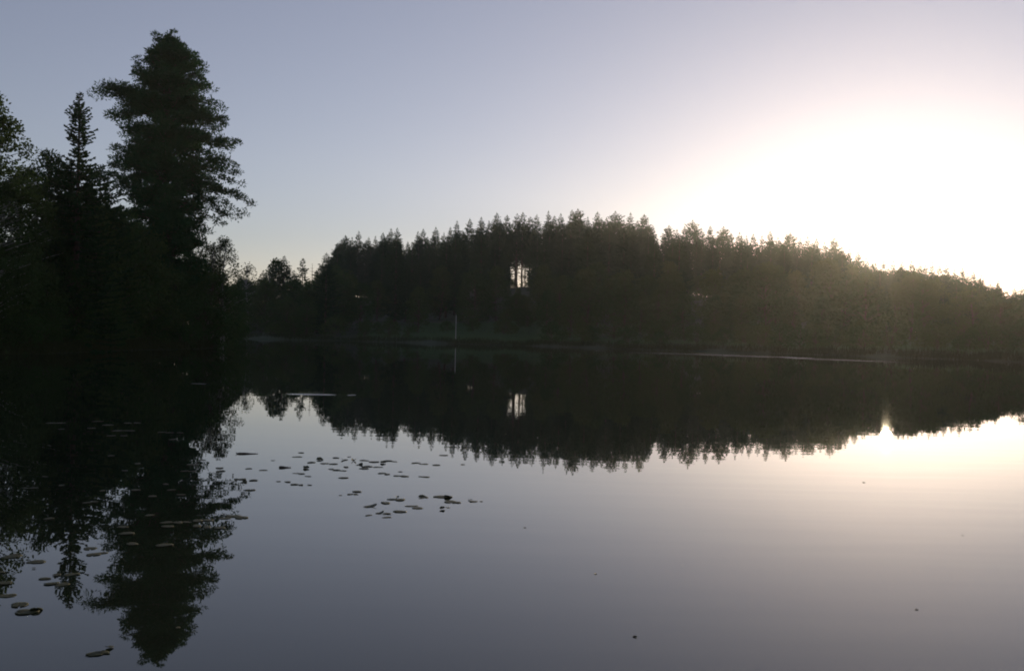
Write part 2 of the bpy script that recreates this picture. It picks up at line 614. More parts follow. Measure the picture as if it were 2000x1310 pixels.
GRP_SKY = 'treetops along the hill skyline'
nsky = 0
for k, tpl in enumerate(SKY_TOPS):
    px, py = tpl[0], tpl[1]
    wide = len(tpl) > 2
    D = ip(px, CREST_D) + rng.uniform(-7, 7)
    top = at(px, py, D)
    gz = float(terrain(top[0], D)[0])
    h = top[2] - gz
    if 960 <= px <= 1052:
        mm = TALL[k % 3]
    elif wide:
        mm = SPR[[2, 4, 6][k % 3]]
    else:
        mm = SPR[[0, 1, 3, 5, 7][k % 5]]
    s = h / 26.0
    xy = max(s, .62) * rng.uniform(.85, 1.1) * (1.1 if wide else .95)
    nsky += 1
    e = place('spruce_tree', mm, (top[0], D, gz - .2), (xy, xy, s * 1.006), rng.uniform(0, 6.28))
    look = 'broad dark spruce' if wide else 'pointed dark spruce'
    tag(e, f'{look}, {nth(nsky)} treetop from the left along the hill skyline', 'tree', GRP_SKY)

# trunks behind the gap where the low sky shows through
for k in range(10):
    px = 978 + k * 7.2 + rng.uniform(-3, 3)
    D = ip(px, CREST_D) + rng.uniform(3, 16)
    top = at(px, 436 + rng.uniform(0, 14), D)
    gz = float(terrain(top[0], D)[0])
    s = (top[2] - gz) / 26
    e = place('spruce_tree', TALL[k % 3], (top[0], D, gz - .2), (s * .7, s * .7, s), rng.uniform(0, 6.28))
    tag(e, f'bare-trunked spruce, {nth(k + 1)} from left in the bright gap between the hill trunks', 'tree', 'bare trunks in the bright gap')

# second row, close in front of the skyline
for k, px in enumerate(np.arange(668, 2090, 15.0)):
    px = px + rng.uniform(-4, 4)
    if 982 < px < 1048:
        continue
    D = ip(px, CREST_D) - rng.uniform(6, 22)
    top = at(px, skyline(px) + rng.uniform(8, 26), D)
    gz = float(terrain(top[0], D)[0])
    s = (top[2] - gz) / 26
    xy = max(s, .7) * rng.uniform(.95, 1.2)
    e = place('spruce_tree', SPR[int(rng.integers(0, 8))], (top[0], D, gz - .2), (xy, xy, s), rng.uniform(0, 6.28))
    tag(e, 'dark spruce just below the skyline trees, its top against their crowns', 'tree', 'spruces right below the hill skyline')

for k, (px, py, dd) in enumerate([(990, 452, 10), (1042, 446, 12), (1070, 470, 25), (1090, 480, 30), (1112, 470, 28), (968, 480, 30), (752, 520, 60), (772, 505, 50)]):
    D = ip(px, CREST_D) - dd
    top = at(px, py, D)
    gz = float(terrain(top[0], D)[0])
    s = (top[2] - gz) / 26
    e = place('spruce_tree', SPR[[5, 1, 0, 2, 4, 0, 2, 4][k]], (top[0], D, gz - .2), (s, s, s), k * 1.3)
    tag(e, 'dark spruce just below the skyline trees, its top against their crowns', 'tree', 'spruces right below the hill skyline')

for k, (px, py) in enumerate([(996, 546), (1003, 553), (1011, 558), (1019, 552), (1027, 557), (1034, 545), (1042, 538), (988, 536)]):
    D = ip(px, CREST_D) - 8 + 2 * (k % 3)
    top = at(px, py, D)
    gz = float(terrain(top[0], D)[0])
    s = max(1.2, top[2] - gz) / 4
    e = place('shrub', SHRUB[k % 3], (top[0], D, gz - .1), (s, s, s), k * 1.1)
    tag(e, 'small shrub on the hill crest under the bright gap between trunks', 'shrub', 'shrubs under the bright gap')

for k, px in enumerate(np.arange(700, 2080, 24.0)):
    px = px + rng.uniform(-5, 5)
    if 985 < px < 1045:
        continue
    D = ip(px, CREST_D) - rng.uniform(2, 14)
    x = (px - 1000) / F * D
    gz = float(terrain(x, D)[0])
    s = min(rng.uniform(7, 9.5), .5 * (at(px, skyline(px), D)[2] - gz)) / 12
    e = place('broadleaf_tree', OAK[k % 4], (x, D, gz - .2), (s * 1.2, s * 1.2, s), rng.uniform(0, 6.28))
    tag(e, 'dark understorey tree between the trunks on the hill crest', 'tree', 'understorey on the hill crest')

# forest on the slope below the skyline
GRP_FILL = 'spruces on the slope of the hill'
placed = []
tries = 0
while len(placed) < 105 and tries < 6000:
    tries += 1
    px = rng.uniform(655, 2075)
    dc, ds = ip(px, CREST_D), ip(px, SHORE)
    D = dc - (dc - ds - 30) * rng.uniform(.1, .85)
    x = (px - 1000) / F * D
    if any((x - q[0]) ** 2 + (D - q[1]) ** 2 < 5.0 ** 2 for q in placed):
        continue
    gz = float(terrain(x, D)[0])
    h = rng.uniform(15, 26)
    ptop = to_px(x, D, gz + h)
    lim = skyline(ptop[0]) + rng.uniform(7, 26)
    if ptop[1] < lim:
        h = at(ptop[0], lim, D)[2] - gz
        ptop = to_px(x, D, gz + h)
    if h < 7:
        continue
    wpx = 3.4 * h / 26 / D * F
    if ptop[0] + wpx > 1000 and ptop[0] - wpx < 1030 and ptop[1] < 566:
        continue
    if ptop[0] + wpx > 825 and ptop[0] - wpx < 1075 and D < 262:
        continue
    placed.append((x, D))
    s = h / 26
    xy = s * rng.uniform(.9, 1.2) if s > .7 else .75
    e = place('spruce_tree', SPR[int(rng.integers(0, 8))], (x, D, gz - .2), (xy, xy, s), rng.uniform(0, 6.28))
    tag(e, 'dark spruce within the shaded forest slope below the hill skyline', 'tree', GRP_FILL)

# broadleaf trees at the foot of the forest
nb = 0
tries = 0
bl = []
while len(bl) < 86 and tries < 4000:
    tries += 1
    px = rng.uniform(640, 2060)
    ds = ip(px, SHORE)
    D = ds + rng.uniform(22, 75)
    if 835 < px < 1065:
        D = ds + rng.uniform(60, 85)
    x = (px - 1000) / F * D
    if any((x - q[0]) ** 2 + (D - q[1]) ** 2 < 4.6 ** 2 for q in bl):
        continue
    gz = float(terrain(x, D)[0])
    h = rng.uniform(7, 14)
    ptop = to_px(x, D, gz + h)
    if ptop[1] < skyline(ptop[0]) + 22:
        h = at(ptop[0], skyline(ptop[0]) + 22 + rng.uniform(0, 15), D)[2] - gz
        if h < 4:
            continue
    if 985 < px < 1045 and ptop[1] < 568:
        h = at(ptop[0], 572, D)[2] - gz
        if h < 3:
            continue
    bl.append((x, D))
    s = h / 12
    e = place('broadleaf_tree', OAK[int(rng.integers(0, 4))], (x, D, gz - .1), (s, s, s), rng.uniform(0, 6.28))
    tag(e, 'rounded broadleaf tree at the foot of the forest beyond the far shore', 'tree', 'broadleaf trees at the forest edge')

for k, (px, py, dd) in enumerate([(992, 572, 60), (1012, 570, 75), (1034, 571, 50), (1002, 592, 100), (1024, 588, 95), (975, 575, 70), (1050, 570, 70), (1008, 578, 120), (1020, 576, 130), (1030, 580, 118), (998, 580, 130), (1014, 602, 150), (1030, 606, 150), (990, 602, 148), (1046, 600, 140), (1342, 545, 60), (1362, 540, 75), (780, 560, 70)]):
    D = ip(px, CREST_D) - dd
    top = at(px, py, D)
    gz = float(terrain(top[0], D)[0])
    s = max(3, top[2] - gz) / 12
    e = place('broadleaf_tree', OAK[k % 4], (top[0], D, gz - .1), (s * 1.3, s * 1.3, s), k * 1.9)
    tag(e, 'rounded broadleaf tree at the foot of the forest beyond the far shore', 'tree', 'broadleaf trees at the forest edge')

# shrubs on the far bank
sb = []
tries = 0
while len(sb) < 70 and tries < 4000:
    tries += 1
    px = rng.uniform(450, 2080)
    ds = ip(px, SHORE)
    D = ds + rng.uniform(2.5, 26)
    if 826 < px < 1070:
        if rng.random() < .75:
            continue
        D = ds + rng.uniform(30, 50)
    x = (px - 1000) / F * D
    if signed_dist(np.array([[x, D]]))[0] < 1.5:
        continue
    if any((x - q[0]) ** 2 + (D - q[1]) ** 2 < 2.2 ** 2 for q in sb):
        continue
    sb.append((x, D))
    gz = float(terrain(x, D)[0])
    s = rng.uniform(.45, 1.15)
    e = place('shrub', SHRUB[int(rng.integers(0, 3))], (x, D, gz - .08), (s, s, s * rng.uniform(.8, 1.2)), rng.uniform(0, 6.28))
    tag(e, 'low dark shrub on the bank of the far shore', 'shrub', 'shrubs along the far bank')


def spot(name, meshes, px, py, D, refH, label, cat='tree', group=None, wide=1.0, rz=0.0):
    top = at(px, py, D)
    gz = float(terrain(top[0], D)[0])
    s = (top[2] - gz) / refH
    e = place(name, meshes, (top[0], D, gz - .1), (s * wide, s * wide, s), rz)
    return tag(e, label, cat, group)


# smaller trees in the dip between the tall pine and the hill
THINB = [make_broadleaf(200 + k, 10, 1.7, .15, .22, 60, 34, M_BIRCHBARK, M_BIRCH, airy=.5, clump_r=.6) for k in range(3)]
DIP = 'trees in the dip of the far shore'
spot('birch_tree', THINB[0], 484, 514, 235, 10, 'thin-topped birch just right of the tall pine on the far shore', group=DIP, wide=1.3)
spot('birch_tree', THINB[1], 525, 528, 245, 10, 'faint birch left of the dense broad tree in the dip', group=DIP, wide=1.1, rz=1)
spot('broadleaf_tree', OAK[3], 541, 507, 250, 12, 'blunt broadleaf top leaning on the dense tree in the dip', group=DIP, wide=.75, rz=2)
spot('spruce_tree', SPR[7], 555, 500, 246, 26, 'dense broad conifer, tallest of the clump in the dip', group=DIP, wide=1.6, rz=.4)
for k, (px, py, D) in enumerate([(470, 540, 250), (514, 528, 255), (574, 528, 240), (626, 518, 236), (654, 488, 330), (664, 476, 350)]):
    spot('spruce_tree', SPR[[1, 7, 3, 5, 0, 2][k]], px, py, D, 26, f'small pointed spruce, {nth(k + 1)} from left among those filling the dip', group=DIP, wide=1.45, rz=k)
SLIM = make_spruce(220, 17, 2.5, .06, 2.2, .62, .08, .34, .55, lmin=.6)
spot('spruce_tree', SLIM, 592, 504, 232, 17, 'slender see-through spruce standing in the dip of the skyline', group=DIP)
dead = make_spruce(221, 16, .7, .5, .25, .3, .5, .3, .9, limbs=True)
spot('spruce_tree', dead, 610, 513, 238, 16, 'bare dead stem beside the slender spruce in the dip', group=DIP)
spot('spruce_tree', SPR[0], 638, 494, 214, 26, 'pointed spruce at the left foot of the hill forest', group=DIP, wide=1.15, rz=2.2)
for k, (px, py, D, mm, rH) in enumerate(sorted([(462, 556, 225, OAK[0], 12), (478, 545, 240, OAK[1], 12), (505, 545, 255, OAK[2], 12), (520, 548, 228, OAK[1], 12), (575, 548, 228, OAK[0], 12),
                                         (600, 560, 222, OAK[3], 12), (622, 540, 226, OAK[2], 12), (650, 520, 240, OAK[1], 12), (662, 500, 300, SPR[2], 26), (648, 535, 222, OAK[0], 12),
                                         (668, 530, 235, OAK[2], 12), (470, 565, 262, OAK[2], 12), (490, 560, 268, OAK[0], 12), (512, 562, 264, OAK[1], 12), (535, 552, 262, OAK[2], 12), (590, 556, 262, OAK[2], 12), (612, 556, 258, OAK[0], 12), (632, 560, 232, OAK[2], 12), (480, 585, 222, OAK[2], 12), (560, 580, 218, OAK[2], 12), (530, 590, 216, OAK[0], 12), (600, 590, 212, OAK[2], 12)], key=lambda q: q[0])):
    spot('broadleaf_tree' if rH == 12 else 'spruce_tree', mm, px, py, D, rH, f'dark low tree, {nth(k + 1)} from left in the dip left of the hill', group=DIP, wide=1.2, rz=k)
# leafy alder on the right bank
ALD = make_broadleaf(230, 8, 2.8, .05, .2, 110, 70, leafm=M_BIRCH, clump_r=.6, airy=.4, top_pow=.5)
spot('alder_tree', ALD, 1958, 590, 132, 8, 'leafy alder on the right bank below the hill end', wide=1.25)
ALD2 = make_broadleaf(231, 8, 3.0, .04, .2, 100, 70, leafm=M_LEAF, clump_r=.65, airy=.3, top_pow=.5)
spot('alder_tree', ALD2, 2018, 575, 126, 8, 'alder at the right edge of the picture, half out of view', wide=1.2, rz=1.5)
spot('alder_tree', ALD2, 1885, 628, 140, 8, 'lower alder left of the leafy one on the right bank', wide=1.3, rz=3.5)

# ------------------------------------------------------------------ the tall pine on the left point
PD = 92.0
PXB = 338.0


def build_pine():
    rng = np.random.default_rng(5)
    base = at(326, 676, PD)
    gz = float(terrain(base[0], PD)[0])
    org = np.array([base[0], PD, gz])

    def loc(px, py, dy=0.0):
        q = at(px, py, PD) - org
        q[1] += dy
        return q
    Rt = [(66, 338), (80, 350), (95, 354), (106, 366), (122, 388), (140, 396), (160, 404), (180, 410), (200, 414), (230, 420), (258, 404), (280, 408), (320, 400), (360, 396),
          (400, 400), (440, 410), (455, 414), (470, 398), (520, 405), (600, 412), (660, 412)]
    Lt = [(66, 320), (80, 310), (95, 299), (110, 297), (120, 286), (140, 272), (165, 264), (180, 260), (200, 260), (240, 252), (257, 240), (275, 240), (290, 230), (305, 234),
          (320, 222), (340, 220), (360, 224), (400, 228), (450, 235), (520, 240), (600, 240), (660, 240)]
    zR = np.array([loc(x, y) for y, x in Rt])
    zL = np.array([loc(x, y) for y, x in Lt])
    oR, oL = np.argsort(zR[:, 2]), np.argsort(zL[:, 2])
    topp = loc(331, 78)
    Ht = topp[2]
    tr, cr = MB(), MB()
    zs = np.linspace(0, Ht, 16)
    pth = np.stack([np.interp(zs, [0, Ht], [0, topp[0]]) + .25 * np.sin(zs * .28), .15 * np.sin(zs * .2), zs], 1)
    tr.tube(pth, .42 * (1 - zs / Ht) ** .75 + .03, 10)

    def axisx(z):
        return np.interp(z, pth[:, 2], pth[:, 0])

    def puff(c, rad, n_, flat=.6, up=.45):
        n_ = int(n_ * 1.55)
        d = rand_dirs(rng, n_)
        pts = c + d * (rad * rng.uniform(.05, 1, n_) ** .5)[:, None] * np.array([1, 1, flat])
        dd = d * np.array([1, 1, .6]) + rng.normal(0, .5, (n_, 3)) + np.array([0, 0, up])
        ll = rng.uniform(.15, .36, n_)
        cr.diamonds(pts, dd, ll, ll * rng.uniform(.26, .46, n_), rng)

    def bough(z0, tip, w=.9, n_=70, start=.25, thick=.06, sag=.0):
        p0 = np.array([axisx(z0), 0, z0])
        s = np.linspace(0, 1, 7)
        pp = p0[None, :] * (1 - s)[:, None] + np.asarray(tip)[None, :] * s[:, None]
        pp[:, 2] += -sag * np.sin(s * math.pi)
        pp[1:-1] += rng.normal(0, .08, (5, 3))
        tr.tube(pp, thick * (1 - .8 * s), 5, False)
        L = np.linalg.norm(tip - p0)
        m_ = max(3, int(L * (1 - start) / .34))
        for u in np.linspace(start, 1, m_):
            c = np.array([np.interp(u, s, pp[:, q]) for q in range(3)])
            lat = rng.normal(0, .34, 3) * np.array([1, 1, .6]) * (1.15 - .7 * u)
            puff(c + lat, w * rng.uniform(.5, 1.05) * (.85 + .12 * u), int(n_ * rng.uniform(.5, .85)), rng.uniform(.6, .95))

    # general crown, layered boughs
    z = 4.0
    while z < Ht - .3:
        t = z / Ht
        xr = np.interp(z, zR[oR, 2], zR[oR, 0]) - axisx(z)
        xl = axisx(z) - np.interp(z, zL[oL, 2], zL[oL, 0])
        mid = .5 * (xr + xl)
        nb_ = 12 if t < .85 else 8
        a0 = rng.uniform(0, 6.28)
        for k in range(nb_):
            if rng.random() < .2:
                continue
            a = a0 + k * 6.283 / nb_ + rng.normal(0, .2)
            ca, sa = math.cos(a), math.sin(a)
            R = math.hypot((xr if ca > 0 else xl) * ca, mid * .95 * sa)
            R = max(.25, R - .4) * rng.uniform(.74, 1.05)
            zj = z + (rng.normal(0, .45) if t < .9 else 0)
            rise = rng.uniform(-.1, .24) * R if t < .75 else rng.uniform(.2, .6) * R
            tip = np.array([axisx(zj) + R * ca, R * sa, min(zj + rise, Ht - .1 - .5 * R)])
            bough(max(.5, zj - .12 * R), tip, (.66 if t < .85 else .5) * rng.uniform(.8, 1.35), 74, .3 if R > 2 else .1, sag=rng.uniform(-.4, .3))
        z += rng.uniform(.5, .85) if t < .88 else rng.uniform(.3, .5)

    # boughs that stand out of the outline
    OUT = [((300, 215), (192, 182), .85, 95, .15, -.5), ((300, 215), (205, 176), .6, 60, .5, -.6), ((300, 222), (212, 224), .8, 60, .35, -.5), ((300, 225), (228, 232), .6, 50, .4, -.2), ((300, 205), (240, 196), .9, 80, .2, -.3),
           ((320, 150), (253, 138), .45, 40, .3, -.1), ((322, 130), (276, 121), .5, 45, .3, 0), ((325, 100), (303, 72), .3, 24, .1, 0), ((335, 104), (343, 70), .32, 34, .05, 0), ((333, 105), (318, 78), .4, 40, .1, 0), ((333, 105), (330, 80), .4, 40, .05, 0),
           ((336, 100), (352, 92), .5, 50, .2, 0), ((340, 130), (394, 124), .5, 50, .3, 0), ((340, 190), (424, 202), .6, 50, .35, -.1), ((340, 165), (414, 172), .6, 50, .35, -.1),
           ((340, 215), (442, 238), .75, 80, .35, -.35), ((340, 225), (436, 246), .6, 60, .5, -.3), ((345, 268), (464, 279), .6, 62, .35, -.2), ((345, 262), (448, 290), .55, 50, .4, -.4), ((345, 285), (449, 315), .5, 46, .4, -.4),
           ((345, 300), (452, 322), .45, 40, .4, -.2), ((345, 320), (470, 340), .55, 50, .4, -.2), ((345, 330), (466, 356), .42, 36, .6, -.3), ((345, 345), (492, 402), .5, 46, .4, -.7), ((345, 350), (480, 420), .45, 36, .5, -.8),
           ((345, 345), (470, 385), .4, 30, .45, -.5), ((345, 365), (455, 425), .4, 30, .45, -.5), ((345, 390), (440, 440), .4, 30, .5, -.3), ((345, 330), (430, 372), .5, 40, .4, -.3),
           ((330, 250), (232, 258), .6, 60, .3, 0), ((330, 285), (222, 291), .6, 60, .3, 0), ((330, 315), (213, 322), .6, 60, .3, 0), ((330, 345), (212, 345), .6, 60, .3, 0)]
    for (a_, b_, w_, n_, st, sag) in OUT:
        q0 = loc(*a_)
        for rp in range(2):
            f_ = 1 if rp == 0 else rng.uniform(.5, .9)
            bough(q0[2], loc(a_[0] + (b_[0] - a_[0]) * f_, b_[1] + 5 * rp * rng.uniform(-1, 1), rng.uniform(-1.1, 1.1)), w_ * rng.uniform(.95, 1.3), int(n_ * 1.25), st * .6, .06, sag)
    e = link('pine_tree', None)
    e.location = org
    link('trunk', tr.mesh('pine_trunk', M_BARK, True), e)
    link('crown', cr.mesh('pine_crown', M_PINE), e)
    tag(e, 'tallest tree, big ragged pine on the left shore', 'tree')


build_pine()

# ------------------------------------------------------------------ neighbours on the left shore
LEFT = 'trees on the left shore'
NSP = make_spruce(301, 19, 3.6, .03, 5.0, .36, .0, 1.25, .34, limbs=True, lmin=.7, prof=[(0, .08), (.6, .2), (1.3, .42), (2.0, .75), (3.1, 1.0), (3.7, .95), (4.2, .55), (4.7, .7), (5.6, 1.45), (7.1, 2.0), (9, 2.5), (13, 3.0), (19, 3.2)])
spot('spruce_tree', NSP, 157, 176, 71, 19, 'slender spruce with thin spire between the birches and the tall pine', group=LEFT, wide=1.0)
NSP2 = make_spruce(302, 14, 2.8, .04, 4.0, .38, .05, .6, .38, lmin=.65)
spot('spruce_tree', NSP2, 196, 318, 78, 14, 'shorter spruce squeezed between the spire spruce and the tall pine', group=LEFT, wide=1.1, rz=1.0)
spot('spruce_tree', NSP2, 128, 322, 76, 14, 'shorter spruce left of the spire spruce, behind the leafy birch', group=LEFT, wide=1.0, rz=2.0)
BIR = make_broadleaf(310, 16, 3.6, .10, .19, 230, 130, M_BIRCHBARK, M_BIRCH, airy=.45, clump_r=.72, top_pow=.8)
spot('birch_tree', BIR, -22, 176, 60, 16, 'tall birch cut off by the left edge of the picture', group=LEFT, wide=1.0)
BIR2 = make_broadleaf(311, 13, 3.0, .08, .18, 200, 105, M_BIRCHBARK, M_BIRCH, airy=.5, clump_r=.62, top_pow=.7)
spot('birch_tree', BIR2, 97, 284, 74, 13, 'leafy birch with gaps in its crown left of the spire spruce', group=LEFT, wide=.95, rz=.6)
spot('birch_tree', BIR2, 45, 318, 68, 13, 'lower birch right of the cut-off birch, sky showing through', group=LEFT, wide=1.0, rz=2.4)
SAP = make_broadleaf(312, 9, 1.6, .12, .12, 90, 110, M_BIRCHBARK, M_BIRCH, airy=.4, clump_r=.5, top_pow=.8, stems=2)
spot('birch_tree', SAP, 436, 456, 97, 9, 'airy young birch at the right foot of the tall pine', group=LEFT, wide=1.15)
spot('birch_tree', SAP, 410, 468, 95, 9, 'denser young birch tight against the tall pine trunk', group=LEFT, wide=1.2, rz=2)
NSH = [make_broadleaf(320 + k, 7, 2.9, .02, .2, 110, 80, leafm=M_LEAF, clump_r=.7, stems=3, top_pow=.45) for k in range(3)]
row = [(-40, 430, 60), (5, 470, 62), (40, 455, 66), (85, 440, 70), (120, 400, 74), (165, 380, 76), (205, 395, 80), (240, 410, 84), (275, 440, 86), (30, 540, 62), (75, 520, 67), (130, 500, 70),
       (185, 500, 76), (235, 520, 82), (290, 510, 86), (330, 520, 89), (370, 500, 92), (395, 520, 93), (425, 540, 100), (445, 560, 112), (300, 580, 85), (150, 580, 71), (215, 590, 77), (405, 590, 94), (355, 585, 88), (452, 590, 130), (90, 590, 66), (10, 600, 61)]
for k, (px, py, D) in enumerate(sorted(row)):
    spot('broadleaf_tree', NSH[k % 3], px, py, D, 7, f'dark bushy tree, {nth(k + 1)} from left under the trees of the left shore', group='bushy undergrowth trees on the left shore', wide=(1.0 if py > 500 else .72), rz=k * 1.7)

# ------------------------------------------------------------------ reeds and grass (nobody could count them)


def blades(name, spots_, hmin, hmax, wid, label, seed):
    rng = np.random.default_rng(seed)
    b = MB()
    P = np.array(spots_)
    N = len(P)
    hgt = rng.uniform(hmin, hmax, N)
    d = rng.normal(0, .18, (N, 3))
    d[:, 2] = 1
    b.diamonds(P, d, hgt, wid, rng)
    o = link(name, b.mesh(name, M_MEADOW if 'meadow' in name else M_REED))
    return tag(o, label, 'grass' if 'grass' in name else 'reeds', kind='stuff')


rng = np.random.default_rng(21)
pts = []
for k in range(16000):
    px = rng.uniform(445, 2100)
    D = ip(px, SHORE) + rng.uniform(-1, 3.5)
    x = (px - 1000) / F * D
    pts.append((x, D))
A = np.array(pts)
S = signed_dist(A)
keep = (S > -1.2) & (S < 2.2)
A = A[keep]
Z = np.maximum(terrain(A[:, 0], A[:, 1]), -.25)
blades('reed_fringe', np.stack([A[:, 0], A[:, 1], Z], 1), .5, 1.3, .07, 'fringe of reeds along the far waterline', 22)
pts = []
for k in range(42000):
    px = rng.uniform(700, 2080) if k % 2 else rng.uniform(820, 1090)
    D = ip(px, SHORE) + rng.uniform(2, 60)
    pts.append(((px - 1000) / F * D, D))
A = np.array(pts)
Z = terrain(A[:, 0], A[:, 1])
blades('meadow_grass', np.stack([A[:, 0], A[:, 1], Z - .02], 1), .35, .8, .12, 'tall meadow grass on the far bank', 23)
pts = []
for k in range(9000):
    px = rng.uniform(-80, 446)
    D = float(np.interp(px, [-60, 20, 90, 170, 240, 320, 390, 430, 446], [60, 61, 64, 70, 78, 84, 90, 97, 140])) + rng.uniform(-1.2, 2.5)
    pts.append(((px - 1000) / F * D, D))
A = np.array(pts)
Z = np.maximum(terrain(A[:, 0], A[:, 1]), -.3)
blades('shore_grass', np.stack([A[:, 0], A[:, 1], Z], 1), .4, 1.1, .05, 'grass and reeds hanging over the left waterline', 24)

# ------------------------------------------------------------------ white pole on the far bank
pb = at(890, 664, 190)
pz = float(terrain(pb[0], 190)[0])
tp = at(890, 615, 190)
b = MB()
hgt = tp[2] - pz
zz = np.array([-.2, 0, hgt * .5, hgt])
b.tube(np.stack([0 * zz, 0 * zz, zz], 1), [.055, .055, .05, .04], 10)
pole = link('white_pole', None)
pole.location = (pb[0], 190, pz)
link('pole', b.mesh('pole', M_WHITE, True), pole)
b = MB()
b.tube([(0, 0, hgt - .02), (0, 0, hgt + .05), (0, 0, hgt + .1)], [.06, .06, .02], 10)
link('cap', b.mesh('cap', M_WOOD), pole)
b = MB()
b.tube([(0, 0, -.1), (0, 0, .22), (0, 0, .3)], [.16, .15, .09], 10)
link('footing', b.mesh('footing', M_WOOD), pole)
tag(pole, 'thin pale pole standing alone on the grassy far bank', 'pole')

# ------------------------------------------------------------------ lily pads


def pad_mesh(seed, lift=0.0, fold=0.0):
    """round leaf with a notch, thin but solid; lift turns one edge up, fold curls both sides"""
    rng = np.random.default_rng(seed)
    K, RN = 26, 4
    a = np.linspace(.14, 2 * math.pi - .14, K)
    wob = 1 + .07 * np.sin(2 * a + rng.uniform(0, 6)) + .05 * np.sin(3 * a + rng.uniform(0, 6)) + .03 * np.sin(7 * a + rng.uniform(0, 6))
    V = [(0.04, 0, 0)]
    for r in range(1, RN + 1):
        f = r / RN
        for k in range(K):
            rr = f * wob[k] * (1 - .06 * f * (abs(a[k] - math.pi) > 2.7))
            x, y = rr * math.cos(a[k]), rr * math.sin(a[k]) * .9
            z = .014 * f * math.sin(3 * a[k] + seed) + .008 * f * math.sin(7 * a[k] + 2 * seed)
            if lift:
                z += lift * max(0, (-x * .9 + y * .43 * math.sin(seed)) - .1) ** 1.4
            if fold:
                z += fold * abs(y) ** 1.5
                y *= (1 - .5 * fold * abs(y))
            V.append((x, y, z))
    V = np.array(V)
    nV = len(V)
    T, Q = [], []
    for k in range(K - 1):
        T.append((0, 1 + k, 2 + k))
        for r in range(RN - 1):
            i0, i1 = 1 + r * K + k, 1 + (r + 1) * K + k
            Q.append((i0, i1, i1 + 1, i0 + 1))
    V2 = V.copy()
    V2[:, 2] -= .03
    Q, T = np.array(Q), np.array(T)
    rim0 = 1 + (RN - 1) * K
    R = np.array([(rim0 + k, rim0 + k + nV, rim0 + k + 1 + nV, rim0 + k + 1) for k in range(K - 1)])
    V = np.vstack([V, V2])
    return mesh_from('lily_pad', V, [np.vstack([Q, Q[:, ::-1] + nV, R]), np.vstack([T, T[:, ::-1] + nV])], M_PAD, True)


FLAT = [pad_mesh(400 + k) for k in range(5)]
UP = [pad_mesh(420 + k, .75) for k in range(3)]
CURL = [pad_mesh(430 + k, .25, .9) for k in range(3)]
PADS = {
    'in the upper middle patch of pads': [(588, 884, 16), (581, 892, 19), (608, 903, 20), (625, 898, 20, 'u'), (656, 894, 15), (673, 898, 14, 'u'), (682, 892, 12), (691, 900, 17, 'c'), (711, 899, 20),
                                          (634, 905, 20), (651, 906, 19), (702, 908, 15, 'u'), (731, 902, 20), (748, 904, 14, 'c'), (757, 900, 18), (769, 901, 17), (717, 911, 22), (738, 912, 20), (711, 915, 19), (676, 912, 16),
                                          (647, 916, 16), (657, 918, 15), (669, 919, 17), (812, 904, 18), (828, 906, 17), (852, 908, 17), (867, 889, 17), (904, 907, 9), (746, 924, 18), (756, 926, 15), (776, 929, 16),
                                          (790, 930, 18), (782, 921, 9), (829, 931, 23), (671, 933, 21), (602, 930, 14), (579, 924, 15), (589, 925, 13), (598, 914, 15, 'c'), (533, 899, 8), (544, 940, 9), (562, 941, 14),
                                          (575, 946, 16), (588, 947, 15), (605, 947, 11), (697, 960, 18), (684, 965, 15), (695, 965, 12), (665, 967, 8)],
    'in the lower middle patch of pads': [(766, 975, 22), (782, 976, 24), (776, 971, 12, 'c'), (753, 982, 25), (827, 971, 19, 'u'), (862, 970, 30), (876, 970, 22, 'u'), (880, 980, 30), (893, 981, 18), (918, 977, 12, 'u'), (925, 979, 18),
                                          (940, 979, 9), (723, 989, 26, 'u'), (803, 988, 26), (815, 992, 24), (781, 999, 26), (742, 1002, 18, 'u'), (756, 1003, 17), (720, 1006, 17), (756, 1010, 18), (864, 994, 14, 'c'), (875, 991, 9)],
    'beside the reflection edge of the tall pine': [(429, 914, 20), (431, 920, 22), (464, 936, 20), (474, 936, 19), (495, 938, 18), (486, 915, 13), (514, 918, 16), (476, 942, 15, 'u'), (489, 957, 20), (484, 957, 18),
                                                    (455, 1008, 30), (472, 1011, 28), (429, 1031, 22), (440, 1012, 24)],
    'in the dark reflection of the left trees': [(100, 826, 20), (118, 826, 22), (190, 823, 22), (211, 830, 22), (250, 826, 22), (268, 826, 22), (179, 836, 18), (120, 838, 15), (230, 841, 24), (252, 841, 24), (217, 851, 17), (242, 851, 15),
                                                 (316, 844, 18), (331, 845, 16), (352, 845, 16), (337, 858, 15), (217, 890, 15), (269, 905, 20), (244, 919, 17), (361, 920, 17), (375, 920, 16), (376, 907, 22), (395, 898, 18), (88, 931, 13),
                                                 (120, 948, 18), (50, 953, 18), (66, 953, 18), (324, 945, 17), (265, 957, 19), (334, 957, 17), (200, 958, 17), (354, 966, 17), (298, 969, 17), (170, 982, 18), (184, 980, 17), (292, 1006, 20),
                                                 (96, 1013, 22), (326, 1020, 24), (348, 1020, 22), (365, 1019, 20), (386, 1017, 26), (405, 1016, 24), (327, 1028, 26), (239, 1029, 22), (247, 1042, 28), (384, 1027, 24), (404, 1029, 24),
                                                 (258, 1062, 30), (320, 1065, 33), (176, 1071, 28), (196, 1080, 28), (182, 1083, 26)],
    'in the bottom left corner of the lake': [(24, 1086, 42), (71, 1097, 33), (66, 1110, 9), (88, 1130, 22), (111, 1123, 16), (100, 1140, 28), (122, 1141, 28), (138, 1122, 32), (9, 1139, 28), (14, 1163, 34), (38, 1181, 36), (52, 1195, 42),
                                              (70, 1190, 30, 'u'), (186, 1277, 34), (204, 1274, 24), (214, 1265, 18, 'u'), (348, 1225, 10), (2, 1118, 14)]}
rng = np.random.default_rng(33)
zoff = 0
